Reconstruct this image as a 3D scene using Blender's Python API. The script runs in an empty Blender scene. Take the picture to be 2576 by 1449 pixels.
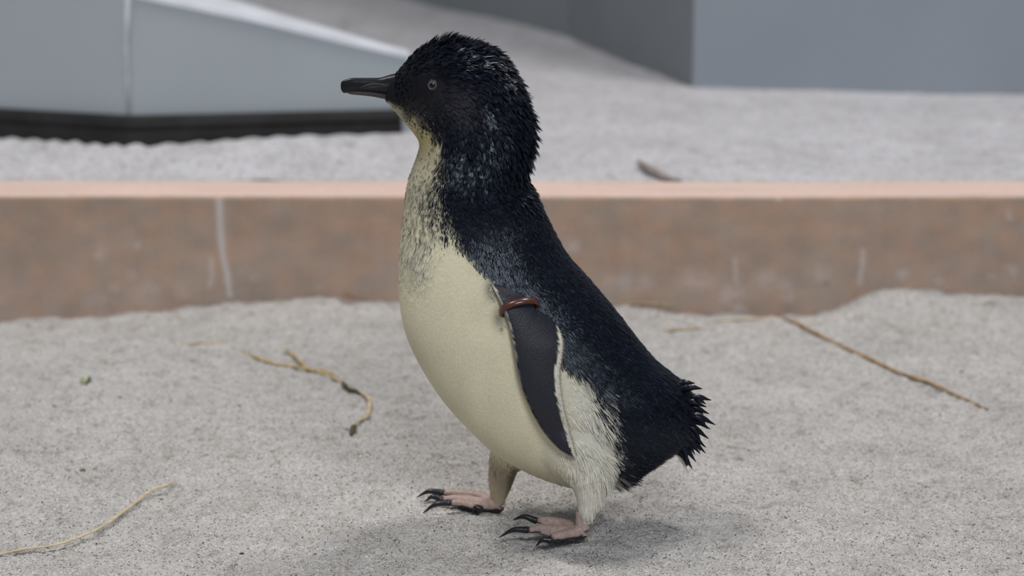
import bpy, bmesh, math
import numpy as np
from mathutils import Vector
from mathutils.kdtree import KDTree

# ---------------------------------------------------------------- camera
W_PX, H_PX = 2576, 1449
PITCH = math.radians(14.0)
LENS = 100.0
F = W_PX * LENS / 36.0
CAM = np.array([0.0, -1.834, 0.6214])
S = 0.000264                                   # metres per pixel at the bird
sc = bpy.context.scene
C = sc.collection
cam_d = bpy.data.cameras.new('camera'); cam_d.lens = LENS; cam_d.sensor_width = 36
cam_d.clip_start = 0.05; cam_d.clip_end = 60
cam_d.dof.use_dof = True; cam_d.dof.focus_distance = 1.86; cam_d.dof.aperture_fstop = 6.3
cam = bpy.data.objects.new('camera', cam_d); C.objects.link(cam)
cam.location = CAM; cam.rotation_euler = (math.pi / 2 - PITCH, 0, 0)
sc.camera = cam

# ---------------------------------------------------------------- light
world = bpy.data.worlds.new('world'); sc.world = world; world.use_nodes = True
bg = world.node_tree.nodes['Background']
bg.inputs['Color'].default_value = (0.80, 0.88, 1.0, 1); bg.inputs['Strength'].default_value = 0.17

def area(name, loc, target, size, power, color):
    d = bpy.data.lights.new(name, 'AREA'); d.shape = 'RECTANGLE'; d.size = size[0]; d.size_y = size[1]
    d.energy = power; d.color = color
    o = bpy.data.objects.new(name, d); C.objects.link(o); o.location = loc
    o.rotation_euler = (Vector(target) - Vector(loc)).to_track_quat('-Z', 'Y').to_euler()
    return o
area('ceiling_or_fill_lamp', (0.55, 0.75, 2.3), (0.0, 0.15, 0), (0.4, 0.25), 21, (1.0, 0.95, 0.90))
area('ceiling_or_fill_lamp', (-0.95, 0.25, 2.3), (0.0, 0.1, 0), (0.5, 0.3), 20, (1.0, 0.95, 0.90))
area('ceiling_or_fill_lamp', (0.5, -2.3, 1.9), (0.1, 0.4, 0.1), (1.0, 0.5), 35, (0.97, 0.98, 1.0))  # added front fill, not a ceiling fixture; brightens belly and beam face

sc.view_settings.view_transform = 'Standard'; sc.view_settings.look = 'None'
sc.view_settings.exposure = 0.0; sc.view_settings.gamma = 1.0
sc.view_settings.use_curve_mapping = False

rng = np.random.default_rng(7)

# ---------------------------------------------------------------- picture <-> place
cp, sp = math.cos(PITCH), math.sin(PITCH)
def ray(px, py):
    px = np.asarray(px, float); py = np.asarray(py, float)
    u = (px - W_PX / 2) / F; v = -(py - H_PX / 2) / F
    return np.stack([u + 0 * v, v * sp + cp + 0 * u, v * cp - sp + 0 * u], -1)
def PY(px, py, y):                              # point at depth y seen at a pixel
    d = ray(px, py); t = (np.asarray(y) - CAM[1]) / d[..., 1]
    return CAM + d * t[..., None]
def GZ(px, py, z):                              # point at height z seen at a pixel
    d = ray(px, py); t = (z - CAM[2]) / d[..., 2]
    return CAM + d * t[..., None]
def onplane(px, py, p0, n):
    d = ray(px, py); t = np.dot(np.asarray(p0) - CAM, n) / np.dot(d, n)
    return CAM + d * t
def proj(P):
    q = P - CAM
    dep = q[..., 1] * cp - q[..., 2] * sp
    up = q[..., 1] * sp + q[..., 2] * cp
    return W_PX / 2 + F * q[..., 0] / dep, H_PX / 2 - F * up / dep

# ---------------------------------------------------------------- helpers
def link(name, me, m, parent=None):
    o = bpy.data.objects.new(name, me); C.objects.link(o)
    if m is not None: me.materials.append(m)
    if parent is not None: o.parent = parent
    return o
def npmesh(name, verts, faces, smooth=True):
    verts = np.asarray(verts, np.float32); faces = np.asarray(faces, np.int32)
    me = bpy.data.meshes.new(name)
    n, k = faces.shape
    me.vertices.add(len(verts)); me.vertices.foreach_set('co', verts.ravel())
    me.loops.add(n * k); me.loops.foreach_set('vertex_index', faces.ravel())
    me.polygons.add(n); me.polygons.foreach_set('loop_start', np.arange(0, n * k, k, dtype=np.int32))
    me.polygons.foreach_set('loop_total', np.full(n, k, np.int32))
    me.update(calc_edges=True); me.validate()
    me.polygons.foreach_set('use_smooth', np.full(len(me.polygons), smooth, bool))
    return me
def pymesh(name, verts, faces, smooth=False):
    me = bpy.data.meshes.new(name); me.from_pydata([tuple(map(float, v)) for v in verts], [], faces); me.update()
    bm = bmesh.new(); bm.from_mesh(me); bmesh.ops.recalc_face_normals(bm, faces=bm.faces); bm.to_mesh(me); bm.free()
    for p in me.polygons: p.use_smooth = smooth
    return me
def set_col(me, cols, name='tint'):
    a = me.color_attributes.new(name, 'FLOAT_COLOR', 'POINT')
    c = np.ones((len(me.vertices), 4), np.float32); c[:, :3] = cols
    a.data.foreach_set('color', c.ravel())
def empty(name, loc):
    o = bpy.data.objects.new(name, None); C.objects.link(o); o.location = loc; o.empty_display_size = 0.02
    return o
def tag(o, label, cat, group=None):
    o['label'] = label; o['category'] = cat
    if group: o['group'] = group
    return o
def grid_faces(nu, nv, close_v=False):
    """nu rows of nv points"""
    i = np.arange(nu - 1)[:, None]; j = np.arange(nv if close_v else nv - 1)[None, :]
    a = i * nv + j; b = i * nv + (j + 1) % nv; c = (i + 1) * nv + (j + 1) % nv; d = (i + 1) * nv + j
    return np.stack([a, b, c, d], -1).reshape(-1, 4)
def sstep(a, b, x):
    t = np.clip((x - a) / (b - a), 0, 1); return t * t * (3 - 2 * t)
_lat = {}
def vnoise(x, y, seed=0):
    if seed not in _lat: _lat[seed] = np.random.default_rng(seed + 100).random((256, 256)) * 2 - 1
    L = _lat[seed]
    xi = np.floor(x).astype(int); yi = np.floor(y).astype(int)
    fx = x - xi; fy = y - yi; fx = fx * fx * (3 - 2 * fx); fy = fy * fy * (3 - 2 * fy)
    a = L[xi % 256, yi % 256]; b = L[(xi + 1) % 256, yi % 256]
    c = L[xi % 256, (yi + 1) % 256]; d = L[(xi + 1) % 256, (yi + 1) % 256]
    return (a * (1 - fx) + b * fx) * (1 - fy) + (c * (1 - fx) + d * fx) * fy
def catmull(pts, n):
    """even resample of a Catmull-Rom curve through pts (rows), n samples"""
    p = np.asarray(pts, float); m = len(p)
    e = np.vstack([2 * p[0] - p[1], p, 2 * p[-1] - p[-2]])
    t = np.linspace(0, m - 1, n); i = np.minimum(t.astype(int), m - 2); f = (t - i)[:, None]
    a, b, c, d = e[i], e[i + 1], e[i + 2], e[i + 3]
    return 0.5 * (2 * b + (c - a) * f + (2 * a - 5 * b + 4 * c - d) * f ** 2 + (3 * b - a - 3 * c + d) * f ** 3)
def tube(path, radii, seg=10, squash=None):
    """closed tube verts/faces along a path (n,3)"""
    path = np.asarray(path, float); n = len(path); radii = np.asarray(radii, float)
    T = np.gradient(path, axis=0); T /= np.linalg.norm(T, axis=1)[:, None]
    ref = np.array([0, 0, 1.0]) if abs(T[:, 2]).mean() < 0.8 else np.array([0, 1.0, 0])
    A = np.cross(T, ref); A /= np.linalg.norm(A, axis=1)[:, None]; B = np.cross(A, T)
    th = np.linspace(0, 2 * math.pi, seg, endpoint=False)
    sq = 1.0 if squash is None else squash
    V = path[:, None] + radii[:, None, None] * (A[:, None] * np.cos(th)[None, :, None] + sq * B[:, None] * np.sin(th)[None, :, None])
    fs = [tuple(q) for q in grid_faces(n, seg, True)]
    fs.append(tuple(range(seg - 1, -1, -1))); fs.append(tuple((n - 1) * seg + k for k in range(seg)))
    return V.reshape(-1, 3), fs
def merge(parts):
    V = []; Fc = []; o = 0
    for v, f in parts:
        V.append(np.asarray(v)); Fc += [tuple(int(k) + o for k in q) for q in f]; o += len(v)
    return np.vstack(V), Fc
def prism(poly, extr):
    """solid from a 3D polygon and an extrusion vector"""
    p = [np.asarray(q, float) for q in poly]; n = len(p); e = np.asarray(extr, float)
    V = p + [q + e for q in p]
    f = [tuple(range(n)), tuple(range(2 * n - 1, n - 1, -1))] + [(i, (i + 1) % n, n + (i + 1) % n, n + i) for i in range(n)]
    return np.array(V), f

# ---------------------------------------------------------------- materials
def mat(name):
    m = bpy.data.materials.new(name); m.use_nodes = True
    nt = m.node_tree; b = nt.nodes['Principled BSDF']
    return m, nt, b
def nd(nt, t, **kw):
    n = nt.nodes.new(t)
    for k, v in kw.items(): setattr(n, k, v)
    return n
def ramp(nt, stops, interp='LINEAR'):
    r = nd(nt, 'ShaderNodeValToRGB'); r.color_ramp.interpolation = interp
    el = r.color_ramp.elements
    while len(el) < len(stops): el.new(0.5)
    for e, (p, c) in zip(el, stops): e.position = p; e.color = (*c, 1)
    return r
def mixc(nt, a, b, fac, mode='MIX'):
    m = nd(nt, 'ShaderNodeMix', data_type='RGBA', blend_type=mode)
    for s, v in ((m.inputs[0], fac), (m.inputs[6], a), (m.inputs[7], b)):
        if hasattr(v, 'links'): nt.links.new(v, s)
        elif isinstance(v, (int, float)): s.default_value = v
        else: s.default_value = (*v, 1)
    return m.outputs[2]
def noise(nt, vec, scale, detail=3, rough=0.5):
    n = nd(nt, 'ShaderNodeTexNoise'); n.inputs['Scale'].default_value = scale
    n.inputs['Detail'].default_value = detail; n.inputs['Roughness'].default_value = rough
    nt.links.new(vec, n.inputs['Vector']); return n

def simple(name, col, rough=0.6, spec=0.5, var=0.12, scale=60, bump=0.0, bscale=400):
    m, nt, b = mat(name)
    tc = nd(nt, 'ShaderNodeTexCoord').outputs['Object']
    n = noise(nt, tc, scale, 4)
    c0 = tuple(x * (1 - var) for x in col); c1 = tuple(min(1, x * (1 + var)) for x in col)
    r = ramp(nt, [(0.3, c0), (0.7, c1)]); nt.links.new(n.outputs['Fac'], r.inputs['Fac'])
    nt.links.new(r.outputs['Color'], b.inputs['Base Color'])
    b.inputs['Roughness'].default_value = rough; b.inputs['Specular IOR Level'].default_value = spec
    if bump:
        n2 = noise(nt, tc, bscale, 3); bp = nd(nt, 'ShaderNodeBump'); bp.inputs['Strength'].default_value = bump
        bp.inputs['Distance'].default_value = 0.001
        nt.links.new(n2.outputs['Fac'], bp.inputs['Height']); nt.links.new(bp.outputs['Normal'], b.inputs['Normal'])
    return m
def tinted(name, rough=0.5, spec=0.5, bump=0.0, bscale=900, sheen=0.0):
    m, nt, b = mat(name)
    a = nd(nt, 'ShaderNodeAttribute', attribute_name='tint')
    tc = nd(nt, 'ShaderNodeTexCoord').outputs['Object']
    n = noise(nt, tc, bscale, 3)
    r = ramp(nt, [(0.3, (0.86, 0.86, 0.86)), (0.7, (1.0, 1.0, 1.0))]); nt.links.new(n.outputs['Fac'], r.inputs['Fac'])
    nt.links.new(mixc(nt, a.outputs['Color'], r.outputs['Color'], 1.0, 'MULTIPLY'), b.inputs['Base Color'])
    b.inputs['Roughness'].default_value = rough; b.inputs['Specular IOR Level'].default_value = spec
    b.inputs['Sheen Weight'].default_value = sheen
    if bump:
        bp = nd(nt, 'ShaderNodeBump'); bp.inputs['Strength'].default_value = bump; bp.inputs['Distance'].default_value = 0.0006
        nt.links.new(n.outputs['Fac'], bp.inputs['Height']); nt.links.new(bp.outputs['Normal'], b.inputs['Normal'])
    return m

def sand_material(name, base, grain=820):
    m, nt, b = mat(name)
    tc = nd(nt, 'ShaderNodeTexCoord').outputs['Object']
    vo = nd(nt, 'ShaderNodeTexVoronoi'); vo.inputs['Scale'].default_value = grain; nt.links.new(tc, vo.inputs['Vector'])
    sep = nd(nt, 'ShaderNodeSeparateColor'); nt.links.new(vo.outputs['Color'], sep.inputs[0])
    bs = np.array(base)
    g = ramp(nt, [(0.0, tuple(bs * [0.34, 0.35, 0.35])), (0.022, tuple(bs * [0.62, 0.56, 0.50])), (0.06, tuple(bs * 0.84)),
                  (0.30, tuple(bs * [1.02, 0.98, 0.96])), (0.55, tuple(bs * [0.98, 1.0, 1.0])), (0.8, tuple(bs * [1.10, 1.06, 1.04])),
                  (0.95, tuple(np.minimum(bs * 1.28, 0.95)))], 'CONSTANT')
    nt.links.new(sep.outputs[0], g.inputs['Fac'])
    n1 = noise(nt, tc, 14, 5, 0.6)
    r1 = ramp(nt, [(0.32, (0.86, 0.855, 0.85)), (0.62, (1.03, 1.03, 1.03))]); nt.links.new(n1.outputs['Fac'], r1.inputs['Fac'])
    n2 = noise(nt, tc, 170, 3, 0.7)
    r2 = ramp(nt, [(0.30, (0.70, 0.69, 0.67)), (0.46, (1.0, 1.0, 1.0))]); nt.links.new(n2.outputs['Fac'], r2.inputs['Fac'])
    c = mixc(nt, g.outputs['Color'], r1.outputs['Color'], 1.0, 'MULTIPLY')
    c = mixc(nt, c, r2.outputs['Color'], 0.8, 'MULTIPLY')
    n3 = noise(nt, tc, 62, 4, 0.7)
    r3 = ramp(nt, [(0.30, (0.62, 0.575, 0.52)), (0.44, (0.97, 0.965, 0.96)), (0.7, (1.05, 1.05, 1.05))]); nt.links.new(n3.outputs['Fac'], r3.inputs['Fac'])
    c = mixc(nt, c, r3.outputs['Color'], 0.85, 'MULTIPLY')
    nt.links.new(c, b.inputs['Base Color'])
    b.inputs['Roughness'].default_value = 0.9; b.inputs['Specular IOR Level'].default_value = 0.25
    bp = nd(nt, 'ShaderNodeBump'); bp.inputs['Strength'].default_value = 0.7; bp.inputs['Distance'].default_value = 0.0009; bp.invert = True
    nt.links.new(vo.outputs['Distance'], bp.inputs['Height'])
    bp2 = nd(nt, 'ShaderNodeBump'); bp2.inputs['Strength'].default_value = 0.6; bp2.inputs['Distance'].default_value = 0.004
    nt.links.new(n2.outputs['Fac'], bp2.inputs['Height']); nt.links.new(bp.outputs['Normal'], bp2.inputs['Normal'])
    nt.links.new(bp2.outputs['Normal'], b.inputs['Normal'])
    return m
SAND = sand_material('sand', (0.555, 0.552, 0.548))
SAND2 = sand_material('terrace_sand', (0.63, 0.64, 0.685), 700)
WALL = simple('grey_wall_paint', (0.29, 0.325, 0.37), 0.55, 0.3, 0.05, 6)
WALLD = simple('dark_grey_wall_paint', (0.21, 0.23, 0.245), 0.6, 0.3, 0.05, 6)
PANEL = simple('partition_paint', (0.41, 0.46, 0.495), 0.5, 0.3, 0.04, 5)
WHITE = simple('white_trim', (0.78, 0.82, 0.90), 0.4, 0.5, 0.1, 30)
SEAM = simple('pale_seam', (0.50, 0.54, 0.58), 0.5, 0.4, 0.2, 40)
RUBBER = simple('black_rubber', (0.022, 0.021, 0.022), 0.7, 0.3, 0.3, 30)
STRAW = simple('dry_straw', (0.50, 0.38, 0.19), 0.55, 0.3, 0.35, 180)
STRAWP = simple('pale_straw', (0.62, 0.52, 0.34), 0.5, 0.3, 0.2, 150)
STRAWR = simple('brown_stalk', (0.36, 0.23, 0.11), 0.55, 0.3, 0.4, 120)
HUSK = simple('dark_husk', (0.10, 0.08, 0.045), 0.7, 0.2, 0.4, 300)
PLUME = tinted('plumage', 0.27, 0.26, 0.0)
PLUME.node_tree.nodes['Principled BSDF'].inputs['Specular Tint'].default_value = (0.75, 0.88, 1.0, 1)
DOWN = tinted('body_down', 0.75, 0.2, 0.3, 700)
SLATE = tinted('flipper_skin', 0.42, 0.5, 0.5, 1300)
BEAK = tinted('beak_horn', 0.33, 0.28, 0.25, 500)
FOOT = tinted('foot_skin', 0.5, 0.5, 0.8, 900)
CLAW = simple('claw_horn', (0.014, 0.013, 0.017), 0.3, 0.6, 0.2, 300)
BAND = simple('copper_band', (0.095, 0.030, 0.020), 0.28, 0.6, 0.15, 200)

# ---------------------------------------------------------------- sand floor
YB = 0.58                                       # front face of the wooden beam
ZT = 0.100                                      # height of the terrace sand
edge_px = np.array([-150, 0, 60, 130, 250, 350, 480, 600, 740, 850, 950, 1100, 1300, 1500, 1580, 1700, 1780, 1900, 2000, 2080, 2130, 2190, 2260, 2330, 2380, 2480, 2576, 2750])
edge_py = np.array([822, 815, 806, 799, 792, 783, 768, 758, 751, 749, 756, 765, 770, 772, 774, 782, 793, 797, 794, 785, 766, 738, 726, 733, 741, 734, 738, 745])
edge_w = PY(edge_px, edge_py, YB)
def sand_h(x, y):
    x = np.asarray(x, float); y = np.asarray(y, float)
    hb = np.interp(x, edge_w[:, 0], edge_w[:, 2]) + 0.0006 * vnoise(x * 90, x * 0 + 3, 5)
    L = 0.10 + 0.05 * vnoise(x * 6, x * 0 + 9, 6)
    z = hb * sstep(0, 1, 1 - (YB - y) / L)
    far = sstep(0.10, 0.35, np.hypot(x - 0.02, y + 0.02))
    z = z + 0.0075 * far * vnoise(x * 7 + 3, y * 5 + 1, 1) * sstep(YB, YB - 0.15, y)
    z = z + 0.0022 * vnoise(x * 24, y * 26, 2) + 0.0014 * vnoise(x * 70, y * 90, 3) + 0.0008 * vnoise(x * 190, y * 220, 4) - 0.0034 * sstep(0.40, 0.85, vnoise(x * 42 + 9, y * 60, 8))
    for cx_, cy_, r_, d_ in ((0.062, -0.060, 0.030, 0.002), (-0.022, -0.035, 0.030, 0.0045), (0.085, -0.085, 0.03, 0.003), (0.025, -0.085, 0.02, -0.003)):
        z = z - d_ * np.exp(-((x - cx_) ** 2 + (y - cy_) ** 2) / r_ ** 2)
    return z
def uneven(a, b, fine_a, fine_b, fine, coarse):
    out = [a]
    while out[-1] < b:
        out.append(out[-1] + (fine if fine_a <= out[-1] <= fine_b else coarse))
    return np.array(out)
xs = uneven(-1.7, 1.7, -0.44, 0.44, 0.0019, 0.010); ys = uneven(-1.3, YB + 0.012, -0.32, 0.62, 0.0019, 0.006)
X, Y = np.meshgrid(xs, ys, indexing='ij')
Z = sand_h(X, Y) + 0.0004 * rng.standard_normal(X.shape)
o = link('floor', npmesh('floor', np.stack([X, Y, Z], -1).reshape(-1, 3), grid_faces(len(xs), len(ys))[:, ::-1][:, [0, 1, 2, 3]]), SAND)
o['kind'] = 'structure'; FLOOR = o

# upper terrace of raked sand behind the beam
xs = uneven(-1.8, 1.8, -0.55, 0.55, 0.003, 0.012); ys = uneven(YB + 0.066, 3.4, YB, YB + 0.45, 0.004, 0.02)
X, Y = np.meshgrid(xs, ys, indexing='ij')
sl = X - (Y - YB) * (0.35 + 1.1 * np.clip(X + 0.35, -0.2, 0.4))
rake = np.sin(sl * 2 * math.pi / 0.0165 + 1.3 * vnoise(X * 20, Y * 6, 21)) * sstep(-0.06, -0.16, X) * sstep(YB + 0.35, YB + 0.2, Y)
Z = ZT - 0.001 + 0.0024 * rake * sstep(YB + 0.075, YB + 0.12, Y) + 0.003 * vnoise(X * 9, Y * 7, 22) + 0.001 * vnoise(X * 50, Y * 40, 23)
Z += 0.004 * np.exp(-((X - 0.22) / 0.05) ** 2) * 0
o = link('sand_terrace', npmesh('sand_terrace', np.stack([X, Y, Z], -1).reshape(-1, 3), grid_faces(len(xs), len(ys))[:, ::-1]), SAND2)
o['kind'] = 'structure'; o['label'] = 'raised terrace of pale raked sand behind the wooden beam'

# loose grains proud of the surface
def grain_cloud(n, xr, yr, size, seed):
    r = np.random.default_rng(seed)
    x = r.uniform(*xr, n); y = yr[0] + (yr[1] - yr[0]) * r.random(n) ** 1.4
    s = size * (0.55 + 0.8 * r.random(n) ** 2)
    z = sand_h(x, y) + s * 0.25
    base = np.array([[1, 0, 0], [0, 1, 0], [-1, 0, 0], [0, -1, 0], [0, 0, 1], [0, 0, -1]], float)
    fc = np.array([[0, 1, 4], [1, 2, 4], [2, 3, 4], [3, 0, 4], [1, 0, 5], [2, 1, 5], [3, 2, 5], [0, 3, 5]])
    q = r.standard_normal((n, 6, 3)) * 0.18 + base
    a = r.random(n) * 6.28; ca, sa = np.cos(a)[:, None], np.sin(a)[:, None]
    q = np.stack([q[..., 0] * ca - q[..., 1] * sa, q[..., 0] * sa + q[..., 1] * ca, q[..., 2] * 0.8], -1)
    V = q * s[:, None, None] + np.stack([x, y, z], -1)[:, None]
    fcs = (fc[None] + (np.arange(n) * 6)[:, None, None]).reshape(-1, 3)
    pal = np.array([[0.66, 0.62, 0.59], [0.58, 0.54, 0.50], [0.80, 0.78, 0.75], [0.50, 0.49, 0.47], [0.42, 0.34, 0.26], [0.08, 0.08, 0.085], [0.55, 0.40, 0.34], [0.30, 0.33, 0.29], [0.62, 0.55, 0.42]])
    k = r.choice(len(pal), n, p=[0.30, 0.22, 0.17, 0.13, 0.04, 0.035, 0.03, 0.03, 0.045])
    me = npmesh('sand_grains', V.reshape(-1, 3), fcs, False)
    set_col(me, np.repeat(pal[k], 6, 0))
    return me
GR = tinted('sand_grain', 0.6, 0.4)
o = link('sand_grains', grain_cloud(60000, (-0.42, 0.42), (-0.30, 0.25), 0.00062, 3), GR, FLOOR); o['kind'] = 'stuff'

# ---------------------------------------------------------------- wooden beam
ZTOP = 0.1013
def beam():
    t = empty('wooden_beam', (0, YB, 0)); tag(t, 'long reddish-brown wooden beam edging the raised sand behind the penguin', 'beam')
    x0, x1 = -1.7, 1.7; z0 = -0.05; th = 0.066; rb = 0.003
    prof = [(0, z0)] + [(0, z) for z in np.arange(z0 + 0.004, ZTOP - rb, 0.002)]
    prof += [(rb - rb * math.cos(a), ZTOP - rb + rb * math.sin(a)) for a in np.linspace(0.2, math.pi / 2, 6)]
    prof += [(y, ZTOP) for y in np.linspace(0.006, th - 0.002, 14)] + [(th, ZTOP - 0.002), (th, z0)]
    prof = np.array(prof); xs = np.concatenate([np.linspace(x0, -0.5, 120, endpoint=False), np.linspace(-0.5, 0.5, 520), np.linspace(0.5, x1, 121)[1:]])
    Xg = np.repeat(xs[:, None], len(prof), 1); Yg = np.repeat(prof[None, :, 0], len(xs), 0) + YB; Zg = np.repeat(prof[None, :, 1], len(xs), 0)
    Zg = Zg + np.where(Zg > 0.05, 0.0006 * vnoise(Xg * 5, Xg * 0, 31), 0)
    Yg = Yg + 0.0004 * vnoise(Xg * 40, Zg * 60, 32)
    me = npmesh('wooden_beam_board', np.stack([Xg, Yg, Zg], -1).reshape(-1, 3), grid_faces(len(xs), len(prof))[:, ::-1])
    x, y, z = Xg.ravel(), Yg.ravel(), Zg.ravel()
    base = np.array([0.475, 0.347, 0.272])
    n1 = vnoise(x * 14, z * 40 + y * 40, 33); n2 = vnoise(x * 60, z * 90 + y * 60, 34); n3 = vnoise(x * 120, z * 18, 35)
    col = base * (1 + 0.05 * n1 + 0.07 * n2 + 0.04 * n3)[:, None]
    col *= 1 + np.array([0.10, 0.02, -0.03]) * (vnoise(x * 70 + 5, z * 80, 36)[:, None])
    px, py = proj(np.stack([x, y, z], -1))
    st = np.zeros(len(x))
    def streak(pts, w, a):
        nonlocal st
        pts = np.array(pts, float)
        cx = np.interp(py, pts[:, 1], pts[:, 0]); inside = (py > pts[0, 1]) & (py < pts[-1, 1])
        fade = sstep(pts[0, 1] - 1, pts[0, 1] + 14, py) * sstep(pts[-1, 1] + 1, pts[-1, 1] - 10, py)
        ww = w * (0.75 + 0.45 * (0.5 + 0.5 * vnoise(py / 22, py * 0 + pts[0, 0], 37)))
        st = np.maximum(st, a * inside * fade * np.exp(-((px - cx) / ww) ** 2))
    streak([(551, 492), (553, 540), (556, 600), (560, 640), (572, 690), (579, 752)], 8, 0.62)
    streak([(530, 640), (534, 690), (526, 728)], 7, 0.36)
    streak([(345, 600), (347, 630)], 8, 0.3)
    streak([(1849, 640), (1852, 720)], 7, 0.28)
    streak([(2172, 618), (2170, 665), (2160, 722)], 8, 0.38)
    streak([(1955, 488), (1962, 512)], 8, 0.4)
    streak([(2535, 520), (2542, 560)], 7, 0.25)
    for cx, cy, r, a in ((250, 640, 22, .22), (340, 690, 25, .2), (370, 740, 40, .25), (235, 765, 40, .2), (455, 735, 24, .2), (285, 725, 18, .22),
                         (640, 700, 16, .2), (800, 720, 18, .2), (1440, 620, 20, .3), (1570, 710, 30, .25), (1620, 712, 22, .28), (1740, 700, 24, .3),
                         (1770, 715, 40, .22), (1840, 745, 34, .34), (1860, 775, 22, .3), (1930, 700, 34, .2), (1980, 715, 22, .3), (2060, 690, 30, .22),
                         (1985, 745, 22, .25), (2270, 690, 16, .35), (2362, 710, 13, .35), (2495, 695, 12, .35), (2545, 680, 20, .25), (1540, 700, 22, .2)):
        st = np.maximum(st, a * np.exp(-(((px - cx) / r) ** 2 + ((py - cy) / (r * 0.9)) ** 2)) * (0.8 + 0.5 * vnoise(px / 14, py / 14, 38)))
    low = sstep(560, 800, py) * 0.16 * (0.5 + 0.5 * vnoise(px / 45, py / 30, 39)) * sstep(-0.001, -0.0, -(y - YB) + 0.002)
    front = (y < YB + 0.002)
    st = np.clip(np.maximum(st * 1.45, low), 0, 0.8) * front
    col = col * (1 - st[:, None]) + np.array([0.70, 0.67, 0.67]) * st[:, None]
    dk = 0.25 * np.exp(-(((px - 2079) / 9) ** 2 + ((py - 714) / 8) ** 2)) * front
    col *= (1 - dk)[:, None]
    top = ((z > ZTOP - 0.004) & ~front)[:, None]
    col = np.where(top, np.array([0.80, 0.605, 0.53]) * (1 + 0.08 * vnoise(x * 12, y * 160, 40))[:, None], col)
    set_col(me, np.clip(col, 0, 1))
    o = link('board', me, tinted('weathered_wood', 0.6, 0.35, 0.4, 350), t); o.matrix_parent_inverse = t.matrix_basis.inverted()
    return t
beam()

# ---------------------------------------------------------------- grey walls behind
cor = GZ(1742, 219, ZT); rgt = GZ(2576, 233, ZT)
d = rgt - cor; rgt = cor + d * 4.0; HW = 1.1; dn = np.array([0, 0, -0.03])
wt = empty('wall_back', cor); wt['kind'] = 'structure'
def child(name, V, Fc, m, parent, smooth=False):
    me = pymesh(name, V - np.array(parent.location)[None], Fc, smooth)
    return link(name, me, m, parent)
nrm = np.array([-d[1], d[0], 0]); nrm /= np.linalg.norm(nrm)
V, Fc = prism([cor + dn, rgt + dn, rgt + [0, 0, HW], cor + [0, 0, HW]], nrm * 0.05); child('panel', V, Fc, WALL, wt)
ws = empty('wall_side', cor); ws['kind'] = 'structure'
j1 = GZ(1434, 92, ZT); dirs = j1 - cor; dirs[2] = 0; dirs /= np.linalg.norm(dirs)
far0 = GZ(1050, 0, ZT); dir2 = far0 - j1; dir2[2] = 0; dir2 /= np.linalg.norm(dir2)
n2 = np.array([-dirs[1], dirs[0], 0]); n2 *= -1 if n2[0] < 0 else 1
a0 = cor + dirs * 0.003; a1 = j1 - dirs * 0.0015; b0 = j1 + dir2 * 0.0015; b1 = j1 + dir2 * 1.8
for p, q in ((a0, a1), (b0, b1)):
    p = np.array([p[0], p[1], ZT]); q = np.array([q[0], q[1], ZT])
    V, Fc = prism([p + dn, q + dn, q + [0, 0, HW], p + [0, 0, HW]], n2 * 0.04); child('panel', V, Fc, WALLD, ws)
V, Fc = prism([j1 - dirs * 0.003 + dn, j1 + dir2 * 0.003 + dn, j1 + dir2 * 0.003 + [0, 0, HW], j1 - dirs * 0.003 + [0, 0, HW]], n2 * 0.02); V = V + n2 * 0.002; child('seam', V, Fc, WALLD, ws)

# ---------------------------------------------------------------- low partition at the left
A = GZ(326, 354, ZT); B = GZ(1022, 326, ZT); L0 = GZ(-1400, 250, ZT)
pt = empty('low_partition', A); tag(pt, 'low blue-grey partition with sloping white top edge and black rubber foot', 'partition')
ab = B - A; nab = np.array([-ab[1], ab[0], 0]); nab /= np.linalg.norm(nab)
al = L0 - A; nal = np.array([al[1], -al[0], 0]); nal /= np.linalg.norm(nal)
def onA(px, py): return onplane(px, py, A, nab)
T1 = onA(326, -9); T2 = onA(470, 21); T3 = onA(641, 56); T4 = onA(855, 108); T5 = onA(1030, 148)
Ab = A + [0, 0, -0.02]; Bb = B + [0, 0, -0.02]; Bb[:2] = T5[:2]
# right panel: front face polygon, back face offset that narrows toward the low end
def wedge(front, thick, n):
    f = [np.array(p, float) for p in front]; b = [p + n * t for p, t in zip(f, thick)]
    k = len(f); return np.array(f + b), [tuple(range(k)), tuple(range(2 * k - 1, k - 1, -1))] + [(i, (i + 1) % k, k + (i + 1) % k, k + i) for i in range(k)]
V, Fc = wedge([Ab, Bb, T5, T4, T3, T2, T1], [0.17, 0.022, 0.022, 0.062, 0.105, 0.14, 0.17], nab); child('panel', V, Fc, PANEL, pt)
up = np.array([0, 0, 0.0045]); lip = -nab * 0.002
fr = [T1, T2, T3, T4, T5]; th = [0.174, 0.144, 0.109, 0.066, 0.026]
vv = []; 
for p, t in zip(fr, th): vv += [p + lip, p + lip + up, p + nab * t * 0.5 + up * 1.5, p + nab * t + up, p + nab * t]
fc = []
for i in range(4):
    for k in range(5): fc.append((i * 5 + k, i * 5 + (k + 1) % 5, (i + 1) * 5 + (k + 1) % 5, (i + 1) * 5 + k))
fc += [(0, 1, 2, 3, 4), (24, 23, 22, 21, 20)]
o = child('top_edge', np.array(vv), fc, WHITE, pt); o['label'] = 'white sloping top edge'
Lt = L0.copy(); Lt[2] = T1[2]
V, Fc = prism([Ab, L0 + [0, 0, -0.02], Lt + [0, 0, 0.12], T1 + [0, 0, 0.03]], nal * 0.03); V2 = V.copy(); child('panel', V2, Fc, PANEL, pt)
V, Fc = tube(np.array([A + [0, -0.001, 0.02], A + [0, -0.001, 0.06], A + [0, -0.001, 0.10], T1 + [0, -0.001, 0.02]]), [0.0014, 0.002, 0.0022, 0.0034], 10)
o = child('corner_seam', V, Fc, SEAM, pt, True); o['label'] = 'pale vertical corner seam'
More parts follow.
